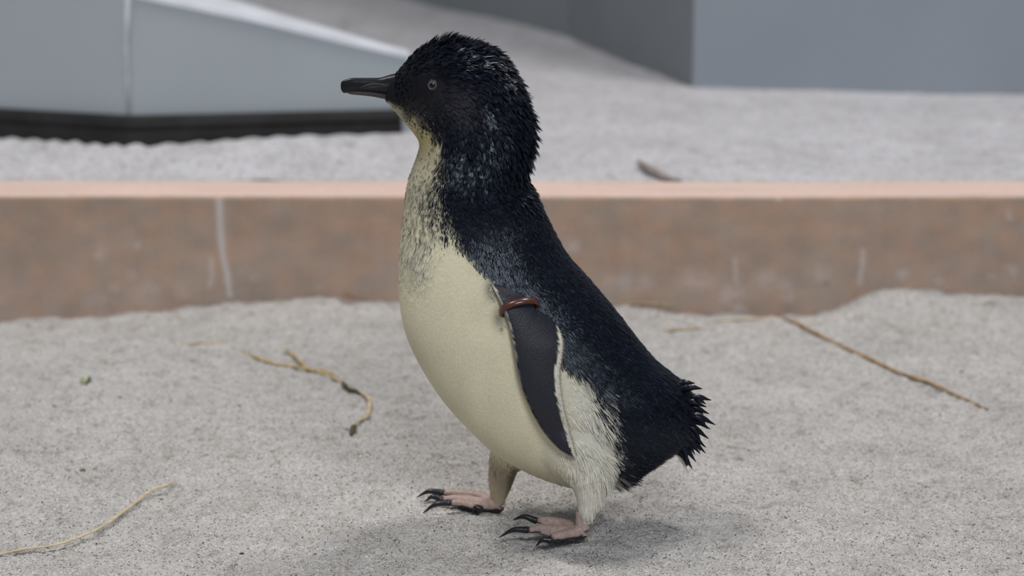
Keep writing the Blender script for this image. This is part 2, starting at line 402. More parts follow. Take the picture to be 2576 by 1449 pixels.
# rubber foot following both panels
Btop = onA(985, 275); Atop = onA(326, 290)
hs = Atop[2] - ZT; hb = Btop[2] - ZT
off = 0.012
A_ = A - (nab + nal) / np.linalg.norm(nab + nal) * 0.012 * 0
def foot_strip(p, q, n, hp, hq):
    p = p - [0, 0, 0.012]; q = q - [0, 0, 0.012]
    f = [p, q, q + [0, 0, hq + 0.008], q + n * 0.004 + [0, 0, hq + 0.012], p + n * 0.004 + [0, 0, hp + 0.012], p + [0, 0, hp + 0.008]]
    return np.array([*f]), None
vs = []; fcs = []
pts = [L0, A, B - ab / np.linalg.norm(ab) * 0.006]; hts = [hs * 0.98, hs, hb]; ns = [nal, (nal + nab) / np.linalg.norm(nal + nab), nab]
for p, h, n in zip(pts, hts, ns):
    f = -n * off
    vs += [p + f + [0, 0, -0.02], p + f + [0, 0, h * 0.4], p + f * 0.75 + [0, 0, h * 0.5], p + f + [0, 0, h * 0.62], p + f * 0.85 + [0, 0, h - 0.002], p + f * 0.4 + [0, 0, h], p + n * 0.001 + [0, 0, h], p + n * 0.001 + [0, 0, -0.02]]
for i in range(2):
    for k in range(8): fcs.append((i * 8 + k, i * 8 + (k + 1) % 8, (i + 1) * 8 + (k + 1) % 8, (i + 1) * 8 + k))
fcs += [tuple(range(8)), tuple(range(23, 15, -1))]
o = child('rubber_foot', np.array(vs), fcs, RUBBER, pt); o['label'] = 'black rubber foot strip'

# ---------------------------------------------------------------- straws and litter
def ground_path(pix, n, lift=0.0, hscale=1.0):
    """pixels (px,py,height above sand) -> smooth path on the sand"""
    p = []
    for q in pix:
        z = 0.0
        for _ in range(4):
            w = GZ(q[0], q[1], z); z = float(sand_h(w[0], w[1])) + q[2] * 0.001
        p.append([w[0], w[1], z])
    return catmull(p, n)
def straw_obj(name, pix, r, m, parent=None, n=40, seg=8, nodes=(), taper=(0.6, 0.5), flat=0.7, label=None):
    path = ground_path(pix, n); t = np.linspace(0, 1, n)
    rad = r * (np.minimum(1, taper[0] + (1 - taper[0]) * t / 0.15) * np.minimum(1, taper[1] + (1 - taper[1]) * (1 - t) / 0.25))
    rad = rad * (1 + 0.10 * vnoise(t * 30, t * 0 + len(pix), 41))
    for c in nodes: rad = rad * (1 + 0.45 * np.exp(-((t - c) / 0.012) ** 2))
    V, Fc = tube(path, rad, seg, flat)
    loc = np.array(parent.location) if parent is not None else path[n // 2]
    me = pymesh(name, V - loc, Fc, True)
    o = link(name, me, m, parent)
    if parent is None: o.location = loc
    return o
st1 = empty('straw_stalk', ground_path([(800, 935, 1), (810, 940, 1)], 2)[0])
tag(st1, 'bent jointed straw stalk with a split end on sand left of the penguin', 'straw')
straw_obj('stem', [(586, 876, 1.2), (640, 898, 1.2), (690, 912, 1), (740, 920, 1.2), (790, 932, 1.5), (840, 948, 2), (872, 970, 2)], 0.0017, STRAW, st1, 60, 8, (0.45, 0.75))
straw_obj('side_stem', [(718, 878, 3), (745, 900, 2.4), (780, 918, 2), (815, 932, 1.8), (845, 950, 2)], 0.0014, STRAW, st1, 40, 8, (0.5,))
o = straw_obj('joint', [(862, 962, 2), (876, 978, 2), (892, 982, 2), (905, 990, 2)], 0.0021, HUSK, st1, 14, 8); o['label'] = 'dark swollen joint'
o = straw_obj('leaf_sheath', [(898, 983, 2), (922, 995, 3), (930, 1010, 4), (922, 1036, 4), (905, 1056, 3), (888, 1078, 1.2)], 0.0016, STRAWP, st1, 40, 8, (), (0.8, 0.25)); o['label'] = 'pale bent leaf sheath'
o = straw_obj('husk', [(893, 1070, 1.4), (889, 1082, 1.4), (884, 1094, 0.8)], 0.0023, HUSK, st1, 12, 8); o['label'] = 'dark husk at the tip'
o = straw_obj('dry_straw', [(452, 868, .5), (480, 864, 1.2), (505, 862, .8), (540, 862, .6), (556, 860, 1.2), (560, 852, 2)], 0.0011, STRAWP)
tag(o, 'short pale straw piece half buried left of the jointed stalk', 'straw')
o = straw_obj('dry_straw', [(-40, 1402, 1), (0, 1394, 1.5), (60, 1381, 2.5), (130, 1372, 3.5), (190, 1354, 4.5), (250, 1325, 4), (300, 1294, 3), (345, 1262, 3), (380, 1232, 4.5), (402, 1216, 5.5), (420, 1214, 5), (440, 1219, 3.5)], 0.0014, STRAWP, None, 90, 8, (), (0.7, 0.7), 0.45)
tag(o, 'long pale curved straw blade at the lower left edge of the sand', 'straw')
o = straw_obj('straw_stalk', [(1950, 790, 1), (2010, 815, 1.5), (2060, 842, 2), (2130, 876, 2), (2200, 908, 2), (2270, 940, 2), (2340, 968, 2), (2410, 996, 2), (2486, 1030, 1.2)], 0.0016, STRAWR, None, 90, 8, (0.12, 0.24, 0.45, 0.68), (0.5, 0.5))
tag(o, 'long straight brown straw stalk on sand to the right of the tail', 'straw')
def wall_straw(pix, r, m, label):
    p = catmull([PY(a, b, YB - 0.004 - c) for a, b, c in pix], 30)
    p[:, 2] = np.maximum(p[:, 2], sand_h(p[:, 0], p[:, 1]) + r * 0.5)
    V, Fc = tube(p, np.full(30, r) * np.linspace(1, 0.6, 30), 8, 0.7); loc = p[15]
    o = link('dry_straw', pymesh('dry_straw', V - loc, Fc, True), m); o.location = loc
    return tag(o, label, 'straw')
wall_straw([(862, 738, 0), (900, 747, .0), (960, 757, .004)], 0.0008, STRAWR, 'short orange-brown straw leaning on the beam behind the breast')
wall_straw([(1555, 764, 0), (1620, 762, .001), (1700, 768, .002)], 0.0011, STRAW, 'pale straw along the beam foot just behind the black back')
o = straw_obj('dry_straw', [(1668, 830, .6), (1720, 829, 1), (1765, 826, .6)], 0.0012, STRAW); tag(o, 'short straw half buried between the back and the beam', 'straw')
o = straw_obj('dry_straw', [(1795, 806, .6), (1880, 802, 1), (1985, 800, .8)], 0.0012, STRAWP); tag(o, 'pale straw lying on the hollow at the beam foot', 'straw')

def lump(name, pix, size, m, label, cat, squash=(1, 0.8, 0.6), tint=None, seed=1):
    w = ground_path([pix, (pix[0] + 1, pix[1], pix[2])], 2)[0]
    bm = bmesh.new(); bmesh.ops.create_icosphere(bm, subdivisions=3, radius=size)
    r = np.random.default_rng(seed); k = r.standard_normal((5, 3))
    for v in bm.verts:
        n = v.co.normalized(); f = 1 + 0.16 * sum(math.sin(2.3 * n.dot(Vector(q)) + i) for i, q in enumerate(k)) / 2
        v.co = Vector((v.co.x * f * squash[0], v.co.y * f * squash[1], v.co.z * f * squash[2]))
    me = bpy.data.meshes.new(name); bm.to_mesh(me); bm.free()
    for p in me.polygons: p.use_smooth = True
    o = link(name, me, m); o.location = w
    if tint is not None:
        co = np.array([v.co[:] for v in me.vertices]); set_col(me, tint(co))
    return tag(o, label, cat)
STONE = tinted('stone', 0.6, 0.4, 0.3, 600)
lump('pebble', (217, 957, 1.2), 0.0042, STONE, 'small pale green and dark pebble on the sand at far left', 'pebble', (1, 1, 0.9),
     lambda c: np.where((c[:, [0]] > 0.0003 + 0.5 * c[:, [2]]), np.array([0.10, 0.12, 0.08]), np.array([0.58, 0.60, 0.40])), 3)
FL = simple('bark_crumb_brown', (0.20, 0.155, 0.09), 0.8, 0.2, 0.4, 500)
FLG = simple('green_crumb', (0.06, 0.10, 0.045), 0.8, 0.2, 0.3, 500)
for px, py, s, m, lb in ((208, 1185, 2.0, FL, 'tiny olive-brown crumb above the curved straw blade'), (238, 1180, 1.5, FL, 'tiny reddish crumb beside an olive-brown one on the sand'),
                         (404, 1256, 1.3, FL, 'tiny brown crumb under the bent tip of the straw blade'), (135, 1022, 1.8, FL, 'small brown flake on sand below the pale green pebble'),
                         (303, 991, 1.3, FL, 'tiny yellowish flake on sand right of the pebble'), (783, 857, 1.1, FL, 'tiny dark crumb above the jointed straw stalk'),
                         (602, 1020, 1.6, FL, 'small grey-brown crumb below the jointed straw stalk'), (1047, 1057, 1.3, FLG, 'tiny green crumb on sand in front of the belly'),
                         (2420, 935, 1.8, FL, 'small brown crumb above the long brown stalk'), (795, 1195, 1.1, FLG, 'tiny green crumb on sand left of the far foot'),
                         (608, 1392, 1.6, FLG, 'small dark green crumb on sand at the bottom of the view'), (1882, 1134, 1.3, FLG, 'tiny green crumb on sand right of the tail')):
    lump('crumb', (px, py, 0.4), s * 0.0007, m, lb, 'crumb', (1.5, 0.9, 0.6), None, int(px))
# dark twig on the terrace
tw = catmull([GZ(1606, 406, ZT + .004), GZ(1632, 424, ZT + .005), GZ(1655, 438, ZT + .003), GZ(1680, 449, ZT + .002), GZ(1712, 454, ZT + .002)], 30)
V, Fc = tube(tw, 0.0046 * np.sin(np.linspace(0.35, 2.9, 30)) + 0.0006, 8, 0.6)
o = link('twig', pymesh('twig', V - tw[15], Fc, True), simple('grey_twig', (0.26, 0.225, 0.215), 0.8, 0.2, 0.4, 200)); o.location = tw[15]
tag(o, 'small dark twig lying on the raised sand just behind the beam', 'twig')

# ---------------------------------------------------------------- the penguin
bird = empty('little_penguin', (0.03, 0, 0))
tag(bird, 'small blue-black penguin with creamy belly standing in profile on the sand', 'penguin')
BL = np.array(bird.location)
def part(name, V, Fc, m, parent=bird, smooth=True):
    o = link(name, pymesh(name, np.asarray(V) - BL, Fc, smooth), m, parent)
    if parent is not bird: pass
    return o
# sections of the body: underside pixel, back pixel, half width (px)
SEC = np.array([
 (975,234, 978,206, 12),(966,249, 996,185, 32),(986,272,1016,163, 56),(1009,297,1046,131, 76),(1031,322,1092,108, 90),(1046,342,1150,104, 99),
 (1054,355,1213,116,104),(1055,367,1264,145,107),(1051,383,1302,203,108),(1045,401,1328,265,108),(1036,424,1340,330,108),(1027,452,1332,395,110),
 (1020,485,1322,450,116),(1015,530,1350,498,130),(1009,590,1392,580,150),(1004,660,1430,645,168),(1003,730,1480,703,182),(1011,800,1535,768,193),
 (1032,865,1590,838,199),(1072,940,1638,898,200),(1121,1010,1684,940,196),(1176,1070,1714,968,187),(1230,1122,1728,990,174),(1300,1168,1736,1012,156),
 (1400,1208,1740,1034,132),(1500,1220,1741,1054,104),(1590,1190,1740,1074,72),(1662,1152,1736,1092,40),(1700,1122,1730,1102,16)], float)
NT, NA = 150, 56
sec = catmull(SEC, NT)
Fp = PY(sec[:, 0], sec[:, 1], 0.0); Bp = PY(sec[:, 2], sec[:, 3], 0.0); Wd = sec[:, 4] * S
th = np.linspace(0, 2 * math.pi, NA, endpoint=False)
ctr = (Fp + Bp) / 2; hx = (Bp - Fp) / 2
ct, stn = np.cos(th), np.sin(th)
ex = 0.92
cc = np.sign(ct) * abs(ct) ** ex; ss = np.sign(stn) * abs(stn) ** ex
# widest line sits a little toward the belly on the trunk
shift = -0.10 * sstep(0.42, 0.6, np.linspace(0, 1, NT))
yo = np.array([0, 1.0, 0])
LOFT = ctr[:, None] + hx[:, None] * (cc[None, :, None] + (shift[:, None] * (ss ** 2)[None, :])[..., None]) + (Wd[:, None] * ss[None, :])[..., None] * yo
TAN = np.gradient(LOFT, axis=0); TAN /= np.linalg.norm(TAN, axis=2)[..., None] + 1e-9
bf = [tuple(q) for q in grid_faces(NT, NA, True)] + [tuple(range(NA - 1, -1, -1)), tuple((NT - 1) * NA + k for k in range(NA))]
# legs joined to the trunk
def leg_tube(pix):
    p = np.array([PY(a, b, y) for a, b, y, r in pix]); r = np.array([q[3] for q in pix]) * S
    n = 24; pp = catmull(p, n); rr = catmull(r[:, None], n)[:, 0]
    return tube(pp, rr, 20)
NY, FY = -0.041, 0.030
near_leg = [(1400, 1040, -0.020, 96), (1440, 1110, -0.028, 94), (1478, 1175, -0.034, 72), (1484, 1230, -0.038, 46), (1478, 1272, NY, 27), (1470, 1310, NY, 15), (1464, 1338, NY, 11)]
far_leg = [(1330, 1050, 0.012, 92), (1300, 1110, 0.020, 74), (1272, 1160, 0.027, 44), (1262, 1200, FY, 35), (1256, 1235, FY, 27), (1252, 1258, FY, 20), (1248, 1276, FY, 14)]
V, Fc = merge([(LOFT.reshape(-1, 3), bf), leg_tube(near_leg), leg_tube(far_leg)])
tmp = link('body_shape', pymesh('body_shape', V - BL, Fc, True), None)
rm = tmp.modifiers.new('remesh', 'REMESH'); rm.mode = 'VOXEL'; rm.voxel_size = 0.0017
sm = tmp.modifiers.new('smooth', 'SMOOTH'); sm.factor = 0.5; sm.iterations = 8
dg = bpy.context.evaluated_depsgraph_get(); dg.update()
bme = bpy.data.meshes.new_from_object(tmp.evaluated_get(dg)); bpy.data.objects.remove(tmp)
bme.name = 'body'
nv = len(bme.vertices)
co = np.empty(nv * 3, np.float32); bme.vertices.foreach_get('co', co); co = co.reshape(-1, 3).astype(float) + BL
nor = np.empty(nv * 3, np.float32); bme.vertices.foreach_get('normal', nor); nor = nor.reshape(-1, 3).astype(float)

# --- plumage pattern: side of a boundary line (bird's own marking), in profile coordinates
BND = np.array([(930,262),(978,258),(1005,282),(1035,300),(1068,318),(1098,345),(1118,385),(1110,430),(1100,480),(1105,540),(1135,595),(1180,648),(1228,698),(1262,745),(1300,800),
                (1350,860),(1412,912),(1462,942),(1498,985),(1518,1040),(1530,1090),(1545,1140),(1550,1200),(1550,1240),(1565,1300),(1565,1400)], float)
def bdist(px, py):
    P = np.stack([px, py], -1); best = np.full(len(px), 1e9); sgn = np.zeros(len(px))
    for a, b in zip(BND[:-1], BND[1:]):
        ab = b - a; t = np.clip(((P - a) @ ab) / (ab @ ab), 0, 1); q = a + t[:, None] * ab
        dd = np.linalg.norm(P - q, axis=1); cr = ab[0] * (P[:, 1] - a[1]) - ab[1] * (P[:, 0] - a[0])
        m = dd < best - 1e-6; best = np.where(m, dd, best); sgn = np.where(m, np.sign(cr), sgn)
    return best * sgn                              # positive = white side (below / left of the line)
def profile(P):
    Q = P.copy(); Q[:, 1] = -np.abs(Q[:, 1]); return proj(Q)
def colours(P, r, feather=True):
    px, py = profile(P)
    d = bdist(px, py)
    # scapular underside behind the rump is dark again
    soft = 7 + 36 * np.exp(-(((px - 1080) / 90) ** 2 + ((py - 520) / 95) ** 2)) + 24 * np.exp(-(((px - 1030) / 70) ** 2 + ((py - 315) / 55) ** 2)) \
        + 26 * np.exp(-(((px - 1500) / 60) ** 2 + ((py - 1030) / 110) ** 2))
    nz = r.standard_normal(len(px)) if feather else np.zeros(len(px))
    cl = vnoise(px / 16, py / 30, 51)
    wht = sstep(-1, 1, (d + soft * (0.62 * np.clip(nz, -1.6, 1.6) + 0.55 * cl)) / (soft * 0.6 + 2))
    mott = np.maximum(np.exp(-(((px - 1075) / 52) ** 2 + ((py - 505) / 82) ** 2)), 0.55 * np.exp(-(((px - 1092) / 30) ** 2 + ((py - 420) / 60) ** 2)))
    if feather: wht = wht * np.where(r.random(len(px)) < 0.75 * mott, 0.15 + 0.75 * r.random(len(px)), 1.0)
    else: wht = wht * (1 - 0.45 * mott)
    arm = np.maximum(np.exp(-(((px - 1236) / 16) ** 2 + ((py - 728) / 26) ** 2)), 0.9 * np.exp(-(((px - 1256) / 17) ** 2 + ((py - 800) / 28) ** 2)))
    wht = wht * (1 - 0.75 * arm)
    cream = np.array([0.93, 0.87, 0.63]); white = np.array([0.84, 0.82, 0.72]); yel = np.array([0.56, 0.47, 0.20])
    thr = np.exp(-(((px - 1060) / 60) ** 2 + ((py - 345) / 62) ** 2))[:, None]
    fl = sstep(1330, 1480, px)[:, None] * sstep(880, 960, py)[:, None]
    lum = (1 + 0.07 * nz + 0.06 * vnoise(px / 40, py / 60, 52))[:, None]
    wc = (cream * (1 - fl) + white * fl) * (1 - thr * 0.9) + yel * thr * 0.9
    tuft = np.exp(-(((px - 1050) / 50) ** 2 + ((py - 650) / 85) ** 2))[:, None]
    if feather:
        pick = (r.random(len(px)) < 0.5)[:, None] * tuft
        wc = wc * (1 - pick) + np.array([1.0, 0.98, 0.84]) * pick
        und = (r.random(len(px)) < 0.2)[:, None] * tuft
        wc = wc * (1 - 0.22 * tuft) * (1 - 0.3 * und)
    wc = wc * lum
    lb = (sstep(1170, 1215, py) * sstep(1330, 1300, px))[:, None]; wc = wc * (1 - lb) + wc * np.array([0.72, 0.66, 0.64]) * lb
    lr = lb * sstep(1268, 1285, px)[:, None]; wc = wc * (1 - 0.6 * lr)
    blue = np.array([0.0055, 0.0070, 0.0125])
    bc = np.repeat(blue[None], len(px), 0) * (1 + 0.55 * r.random(len(px))[:, None])
    if feather:
        gl = (r.random(len(px)) < 0.10)[:, None]
        bc = bc * np.where(gl, 3.0, 1.0)
    face = np.exp(-(((px - 1065) / 70) ** 2 + ((py - 225) / 60) ** 2))[:, None]
    bc = bc * (1 - 0.6 * face) + np.array([0.006, 0.005, 0.006]) * face * 0.6
    cheek = np.exp(-(((px - 1150) / 45) ** 2 + ((py - 262) / 45) ** 2))[:, None]
    bc = bc * (1 - 0.6 * cheek) + np.array([0.060, 0.056, 0.070]) * cheek * (0.4 + 0.6 * r.random(len(px))[:, None])
    chin = np.exp(-(((px - 1030) / 50) ** 2 + ((py - 285) / 26) ** 2))[:, None]
    bc = bc + np.array([0.07, 0.06, 0.045]) * chin * r.random(len(px))[:, None]
    return np.clip(wc * wht[:, None] + bc * (1 - wht[:, None]), 0, 1), wht
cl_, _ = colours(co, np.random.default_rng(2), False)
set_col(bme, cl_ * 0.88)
for p in bme.polygons: p.use_smooth = True
body = link('body', bme, DOWN, bird)

# --- feathers over the surface, lying along the flow from bill to tail
kd = KDTree(NT * NA)
LF = LOFT.reshape(-1, 3); TF = TAN.reshape(-1, 3)
for i, p in enumerate(LF): kd.insert(p, i)
kd.balance()
tri = np.array([(p.vertices[0], p.vertices[i], p.vertices[i + 1]) for p in bme.polygons for i in range(1, len(p.vertices) - 1)])
a, b, c = co[tri[:, 0]], co[tri[:, 1]], co[tri[:, 2]]
ar = 0.5 * np.linalg.norm(np.cross(b - a, c - a), axis=1)
NF = 170000
r = np.random.default_rng(11)
wgt = ar.copy(); cen = (a + b + c) / 3
cpx, cpy = profile(cen)
wgt *= np.where(bdist(cpx, cpy) > 12, 0.8, 1.0) * np.where(cpy < 480, 1.5, 1.0)
k = r.choice(len(tri), NF, p=wgt / wgt.sum())
u, v = r.random(NF), r.random(NF); fl = u + v > 1; u[fl] = 1 - u[fl]; v[fl] = 1 - v[fl]
P = a[k] + (b - a)[k] * u[:, None] + (c - a)[k] * v[:, None]
N = nor[tri[k, 0]] * (1 - u - v)[:, None] + nor[tri[k, 1]] * u[:, None] + nor[tri[k, 2]] * v[:, None]
N /= np.linalg.norm(N, axis=1)[:, None]
idx = np.array([kd.find(p)[1] for p in P]); D = TF[idx].copy(); dist = np.linalg.norm(P - LF[idx], axis=1)
px, py = profile(P)
legw = np.maximum(sstep(0.003, 0.010, dist), sstep(1180, 1240, py))[:, None]
D = D * (1 - legw) + np.array([0.03, 0, -1.0]) * legw
# long flank plumes hang down behind the flipper
flank = np.exp(-(((px - 1480) / 75) ** 2 + ((py - 1060) / 130) ** 2))
dn_ = (flank * 0.6)[:, None]; D = D * (1 - dn_) + np.array([0.35, 0, -0.93]) * dn_
D -= N * np.sum(D * N, 1)[:, None]; D /= np.linalg.norm(D, axis=1)[:, None] + 1e-9
side = np.cross(D, N)
sw = r.standard_normal(NF) * 0.13 + 0.22 * vnoise(px / 22, py / 22, 61)
D = D + side * sw[:, None]; D /= np.linalg.norm(D, axis=1)[:, None]; side = np.cross(D, N); side /= np.linalg.norm(side, axis=1)[:, None]
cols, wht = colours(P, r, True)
darkf = 1 - wht
head = 1 - sstep(420, 520, py)
Lh = 17 + 9 * head * sstep(1040, 1180, px) + 9 * sstep(500, 900, py) * darkf
Lh = np.where(py < 330, np.minimum(Lh, 9 + 18 * sstep(990, 1130, px)), Lh)
facef = np.exp(-(((px - 1070) / 50) ** 2 + ((py - 225) / 45) ** 2)); Lh = Lh * (1 - 0.6 * facef)
Lh = Lh * (1 - 0.25 * wht) + 40 * flank * (0.25 + wht) + 15 * np.exp(-(((px - 1050) / 55) ** 2 + ((py - 640) / 100) ** 2)) + 14 * sstep(-1, -0.5, -np.abs(bdist(px, py)) / 30) * sstep(880, 960, py) + 16 * np.exp(-(((px - 1480) / 110) ** 2 + ((py - 1250) / 50) ** 2)) + 14 * sstep(1130, 1200, py) * sstep(1320, 1250, py) - 9 * sstep(1270, 1320, py) * (px > 1560) + 20 * sstep(1640, 1730, px) * darkf
# feathers gather in small tufts
NCL = 14000
ci = r.choice(NF, NCL, replace=False); kc = KDTree(NCL)
for i_, j_ in enumerate(ci): kc.insert(P[j_], i_)
kc.balance()
cid = np.array([kc.find(p)[1] for p in P]); own = ci[cid]
crand = r.random(NCL)[cid]; crand2 = r.random(NCL)[cid]
Lh *= (0.75 + 0.35 * r.random(NF)) * (0.75 + 0.5 * crand); Lm = Lh * S
upc = sstep(1050, 1200, px) * (1 - sstep(400, 540, py))
liftn = (0.10 + 0.14 * r.random(NF)) * (0.35 + 0.75 * darkf) + darkf * (0.04 + 0.12 * crand2) + darkf * (0.06 + 0.16 * crand2) * (1 - sstep(480, 650, py)) + 0.34 * darkf * upc * crand2 + 0.05 * r.random(NF)
liftn += (0.10 + 0.30 * crand2) * np.exp(-(((px - 1055) / 60) ** 2 + ((py - 640) / 110) ** 2))
liftn += 0.35 * np.exp(-(((px - 1340) / 40) ** 2 + ((py - 520) / 90) ** 2)) * r.random(NF)
liftn *= (1 - 0.7 * facef)
crest = np.exp(-(((px - 1100) / 38) ** 2 + ((py - 112) / 22) ** 2)) * (crand2 > 0.45)
liftn += 0.45 * crest; Lm = Lm * (1 + 0.45 * crest)
nape = np.exp(-(((px - 1335) / 30) ** 2 + ((py - 350) / 90) ** 2)) * crand2
liftn += 0.22 * nape; Lm = Lm * (1 + 0.25 * nape)
cols = cols * (1 + darkf * 0.45 * (crand2 > 0.7) * r.random(NF))[:, None]
Wf = (1.5 + 1.5 * r.random(NF)) * S * (1 - 0.35 * wht) * (1 - 0.4 * facef)
drop = np.array([0, 0, -1.0]) * 0.0
p0 = P - N * 0.0006
dirv = D + N * liftn[:, None]; dirv /= np.linalg.norm(dirv, axis=1)[:, None]
pm = p0 + dirv * (Lm * 0.5)[:, None]; 
tip = pm + (D * 0.97 + N * (liftn * 0.25)[:, None]) * (Lm * 0.5)[:, None]
pull = (0.16 * darkf + 0.42 * darkf * (1 - sstep(420, 640, py)) + 0.30 * wht) * (1 - 0.5 * facef)
tgt = P[own] + (D[own] * 0.97 + N[own] * (0.10 + liftn[own] * 0.8)[:, None]) * (Lm[own] * 1.0)[:, None]
tip = tip * (1 - pull[:, None]) + (tgt + (P - P[own]) * 0.25) * pull[:, None]
pm = pm + (tip - (p0 + (pm - p0) * 2)) * 0.25
v0 = p0 - side * (Wf * 0.5)[:, None]; v1 = p0 + side * (Wf * 0.5)[:, None]
v2 = pm + side * Wf[:, None] * 0.9 - N * (Wf * 0.35)[:, None]; v3 = pm - side * Wf[:, None] * 0.9 - N * (Wf * 0.35)[:, None]; vc = pm
tl = tip - side * (Wf * 0.12)[:, None]; tr = tip + side * (Wf * 0.12)[:, None]
# keep the eye and the bill clear
eye = PY(1088, 214, -0.022); ekeep = ~((np.hypot(px - 1088, py - 214) < 17))
keep = ekeep & ~((px < 990) & (py < 262)) & ~((py > 1335))
V8 = np.stack([v0, v1, v2, vc, v3, tl, tr], 1)[keep]; n = len(V8)
off = (np.arange(n) * 7)[:, None, None]
# two-sided keel: quads (v0,v1... ) split along the shaft
q = np.array([[0, 1, 2, 3], [0, 3, 4, 4], [3, 2, 6, 5], [4, 3, 5, 5]])
tr_ = np.array([[0, 1, 3], [1, 2, 3], [0, 3, 4], [4, 3, 5], [3, 2, 6], [3, 6, 5]])
fcs = (tr_[None] + off).reshape(-1, 3)
pm_me = npmesh('plumage', V8.reshape(-1, 3) - BL, fcs, True)
cf = cols[keep]; cf7 = np.repeat(cf[:, None], 7, 1)
cf7[:, 0:2] *= 0.9
set_col(pm_me, cf7.reshape(-1, 3))
pl = link('plumage', pm_me, PLUME, bird); pl['kind'] = 'stuff'

# --- tail feathers
TIPS = [(1748,962),(1767,976),(1790,1005),(1778,1022),(1784,1039),(1800,1067),(1787,1078),(1783,1102),(1776,1124),(1775,1138),(1762,1140),(1751,1160),(1742,1178)]
tk = 0
for s_, yy in ((0, -0.008), (1, 0.006), (2, -0.016)):
    for i, (tx, ty) in enumerate(TIPS):
        if s_ and i % 2 == s_ % 2: continue
        jx, jy = (0, 2) if s_ == 0 else (-7 - 7 * s_, 8 * (i % 3 - 1) + 4)
        bx, by = 1640 + (tx - 1770) * 0.2, 1010 + (ty - 962) * 0.42
        t0 = PY(bx, by, yy * 0.3); t2 = PY(tx + jx, ty + jy, yy); t1 = PY(bx * 0.4 + tx * 0.6 + 8, by * 0.4 + ty * 0.6 - 15, yy * 0.8)
        cv = catmull([t0, t1, t2], 9); tt = np.linspace(0, 1, 9)
        wd = 0.0031 * np.minimum(1, (1 - tt) * 2.2 + 0.03) * (0.7 + 0.3 * tt); wd[-1] = 0.0002
        T = np.gradient(cv, axis=0); T /= np.linalg.norm(T, axis=1)[:, None]
        sd = np.cross(T, yo); sd /= np.linalg.norm(sd, axis=1)[:, None]; kk = yo * 0.0012
        V = np.concatenate([cv - sd * wd[:, None], cv - kk * (wd / 0.0026)[:, None], cv + sd * wd[:, None], cv + kk * (wd / 0.0026)[:, None]]).reshape(4, 9, 3).transpose(1, 0, 2).reshape(-1, 3)
        Fc = [tuple(q) for q in grid_faces(9, 4, True)] + [(3, 2, 1, 0), (32, 33, 34, 35)]
        o = part('tail_feather', V, Fc, PLUME)
        set_col(o.data, np.tile(np.array([0.010, 0.012, 0.020]), (len(V), 1))); tk += 1
for tx, ty in ((1732, 1190), (1722, 1168)):
    cv = catmull([PY(1650, 1118, 0.0), PY(1700, 1138, -0.004), PY(tx, ty, -0.008)], 9); tt = np.linspace(0, 1, 9)
    V, Fc = tube(cv, 0.0026 * np.sin(0.5 + tt * 2.5) + 0.0001, 8, 0.3)
    o = part('undertail_feather', V, Fc, PLUME); o['label'] = 'pale undertail feather'
    set_col(o.data, np.tile(np.array([0.70, 0.68, 0.60]), (len(V), 1)))

# --- flippers
LE = np.array([(1222,690),(1238,722),(1256,757),(1272,795),(1284,840),(1293,890),(1303,945),(1318,992),(1340,1042),(1368,1088),(1400,1124),(1424,1141),(1440,1149)], float)
TE = np.array([(1330,690),(1345,722),(1364,760),(1392,800),(1412,845),(1416,880),(1409,935),(1412,985),(1421,1035),(1430,1075),(1440,1110),(1446,1135),(1449,1146)], float)
YD = np.array([-0.0475, -0.0500, -0.0530, -0.0560, -0.0585, -0.0605, -0.062, -0.063, -0.0635, -0.0635, -0.063, -0.0625, -0.062])
from mathutils.bvhtree import BVHTree
bvh = BVHTree.FromPolygons([Vector(c_) for c_ in co], [tuple(p.vertices) for p in bme.polygons])
def surf_y(px_, py_):
    d_ = ray(px_, py_); h = bvh.ray_cast(Vector(CAM), Vector(d_).normalized())
    return (h[0].y, np.array(h[1])) if h[0] is not None else (-0.03, np.array([0, -1.0, 0]))
